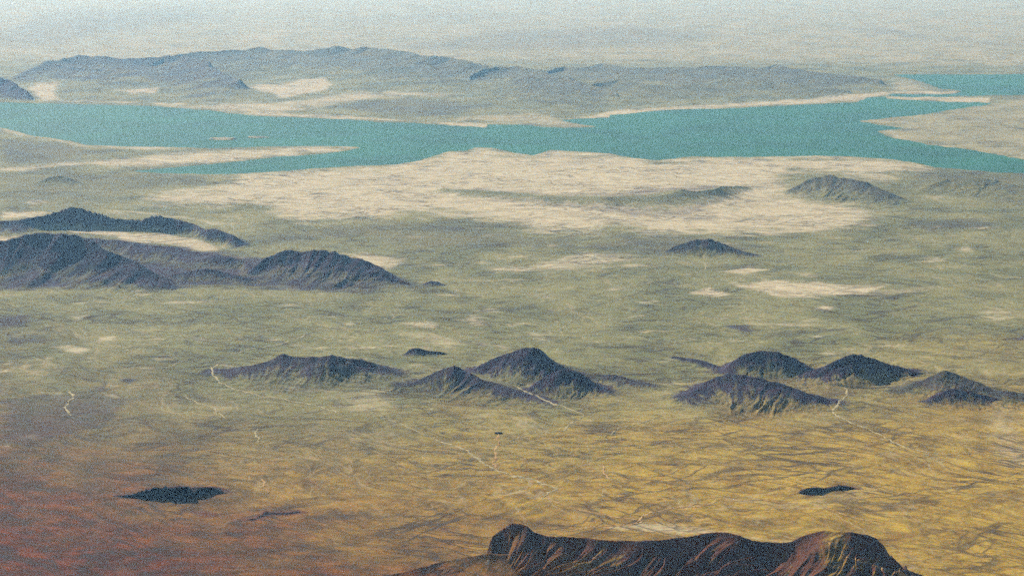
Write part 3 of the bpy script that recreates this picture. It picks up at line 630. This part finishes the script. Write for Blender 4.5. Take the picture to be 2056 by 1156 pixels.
WASH = [
 ('short bright winding wash running up to the dark bar in the centre', [(1001,873),(998,885),(1003,895),(992,908),(999,918),(990,930),(998,945)], 11, 1),
 ('long wash running from the centre left down to the bright bend', [(865,878),(890,890),(925,900),(950,915),(985,938),(1020,955),(1065,962),(1090,972),(1117,980),(1105,990),(1088,1000)], 12, 0),
 ('wash running on from the bright bend towards the notch of the near ridge', [(1100,1000),(1130,1015),(1190,1028),(1250,1040),(1290,1045),(1275,1055)], 9, 1),
 ('zigzag wash just behind the crest of the near ridge', [(1440,1015),(1345,1022),(1290,1034),(1285,1045),(1265,1055),(1190,1058),(1130,1068),(1125,1066)], 9, 1),
 ('short crooked wash in the right of the centre', [(1208,932),(1214,945),(1212,952),(1228,965)], 9, 1),
 ('pale wash running out in front of the dome shaped dark hill', [(1030,778),(1048,790),(1085,803),(1112,812),(1140,822),(1175,835)], 12, 0),
 ('hooked pale wash at the left side of the plain', [(140,785),(147,795),(138,808),(132,818),(142,835)], 10, 0),
 ('long thin pale wash slanting up to the right at the left of the centre', [(455,715),(500,702),(555,694),(590,682),(620,671)], 11, 0),
 ('faint pale wash continuing slantwise to the centre', [(620,671),(690,655),(760,645),(810,635)], 9, 0),
 ('wash curving round the left foot of the broad low hill', [(445,728),(428,738),(424,752),(440,768),(478,784),(530,796)], 10, 0),
 ('short slanting wash left of the broad low hill', [(320,745),(345,735),(380,721)], 8, 0),
 ('faint wash wandering down the left of the centre', [(520,860),(510,872),(522,882),(518,890)], 8, 0),
 ('faint wash below the left centre on the red soil', [(525,962),(532,975),(538,990)], 8, 1),
 ('branching pale wash coming from the blue cone towards the plain', [(1440,520),(1415,530),(1418,540),(1400,548),(1330,560),(1290,572),(1200,590)], 9, 0),
 ('thin pale wash tracing the plain right of the blue cone', [(1440,521),(1530,515),(1640,510),(1760,500),(1900,485)], 12, 0),
 ('wash winding down from the saddle of the right cluster', [(1675,775),(1705,785),(1695,800),(1680,815),(1672,830),(1700,845),(1745,862)], 10, 0),
 ('wash crossing the ochre plain at the right', [(1745,862),(1790,885),(1815,898),(1870,910)], 9, 0),
 ('long faint wash joining the top of the main centre wash from the left', [(690,800),(730,822),(780,842),(820,858),(865,878)], 5.5, 0),
 ('thin pale wash crossing the middle of the plain towards the blue cone', [(1120,668),(1150,645),(1190,622),(1250,600),(1310,575)], 6, 0),
 ('short pale track on the ochre plain below the shorter black shadow', [(1655,1018),(1690,1032),(1725,1042),(1760,1046)], 7, 1),
 ('long wash running along the ochre plain behind the near ridge', [(1345,1022),(1440,1008),(1530,1004),(1600,1012)], 8, 1),
 ('wash falling from the gullied hill towards the right centre', [(1330,835),(1290,850),(1240,862),(1215,880)], 8, 0),
 ('wash below the gap between the centre hills and the right cluster', [(1175,835),(1150,850),(1130,868),(1060,872),(1020,890)], 8, 0),
 ('thin wash in front of the broad low dark hill', [(530,796),(590,806),(640,815),(690,835)], 8, 0),
 ('crooked wash at the lower left of the broad low dark hill', [(370,795),(395,808),(430,822),(455,842)], 7, 0),
 ('thin pale wash trailing from the end of the left range', [(842,577),(800,590),(745,602)], 10, 0),
]
for i, (lab, pts, w, near) in enumerate(WASH):
    ribbon('dry_wash', lab, pts, w, M_WASH_NEAR if near else M_WASH, 'dry wash', WG, seed=400 + 7 * i)
ribbon('dirt_track', 'pale dirt track cutting across the right end of the near ridge', [(1655,1084),(1690,1108),(1698,1118),(1740,1130),(1785,1146),(1830,1158),(1880,1175)], 4.0, M_WASH_NEAR, 'track', None, drape=True, wob=0.25, seed=601)

# ------------------------------------------------------------------ two small rocks
def rock(name, label, u, v, sx, sy, sz, mat, cat, seed):
    x, y = on_terrain([u], [v]); z = terrain(x, y)[0]
    nu, nv = 20, 10
    th = np.linspace(0, 2 * np.pi, nu, endpoint=False); ph = np.linspace(0.02, np.pi - 0.02, nv)
    P, T = np.meshgrid(ph, th, indexing='ij')
    r = 1 + 0.28 * fbm(np.cos(T) * np.sin(P) * 2 + seed, np.cos(P) * 2 + np.sin(T) * 1.5, 3, seed)
    V = np.stack([r * sx * np.sin(P) * np.cos(T) + x[0], r * sy * np.sin(P) * np.sin(T) + y[0], r * sz * np.cos(P) + z + 0.3 * sz], -1).reshape(-1, 3)
    i = np.arange(nu * nv).reshape(nv, nu); j = np.roll(i, -1, 1)
    Q = np.stack([i[:-1], i[1:], j[1:], j[:-1]], -1).reshape(-1, 4)
    return tag(raw_mesh(name, V, Q, mat, smooth=False), label, cat)
rock('rock_bar', 'short dark rock bar across the top end of the bright winding wash', 1001, 870, 26, 14, 8, M_BLACK, 'rock', 3)
rock('pale_rock', 'pale upright rock on the slope left of the near ridge', 980, 1133, 6, 6, 13, M_STONE, 'rock', 8)

# ------------------------------------------------------------------ the air
def build_haze():
    x, y0, y1, z0, z1 = 640000.0, -12000.0, 320000.0, 0.0, CAM_H + 40
    V = np.array([(sx * x, y, z) for z in (z0, z1) for sx, y in ((-1, y0), (1, y0), (1, y1), (-1, y1))], float)
    Q = np.array([(0, 3, 2, 1), (4, 5, 6, 7), (0, 1, 5, 4), (1, 2, 6, 5), (2, 3, 7, 6), (3, 0, 4, 7)])
    k = NT('haze_air')
    pv = k.n('ShaderNodeVolumePrincipled')
    pv.inputs['Color'].default_value = (0.29, 0.60, 0.98, 1); pv.inputs['Anisotropy'].default_value = 0.25; pv.inputs['Density'].default_value = HAZE_DENSITY
    pv.inputs['Absorption Color'].default_value = (1, 1, 1, 1)
    o = k.n('ShaderNodeOutputMaterial'); lnk(k.t, pv.outputs[0], o.inputs['Volume'])
    ob = raw_mesh('haze', V, Q, k.m, smooth=False)
    tag(ob, 'pale blue haze filling the air over the whole plain', 'haze', None, 'stuff')
build_haze()
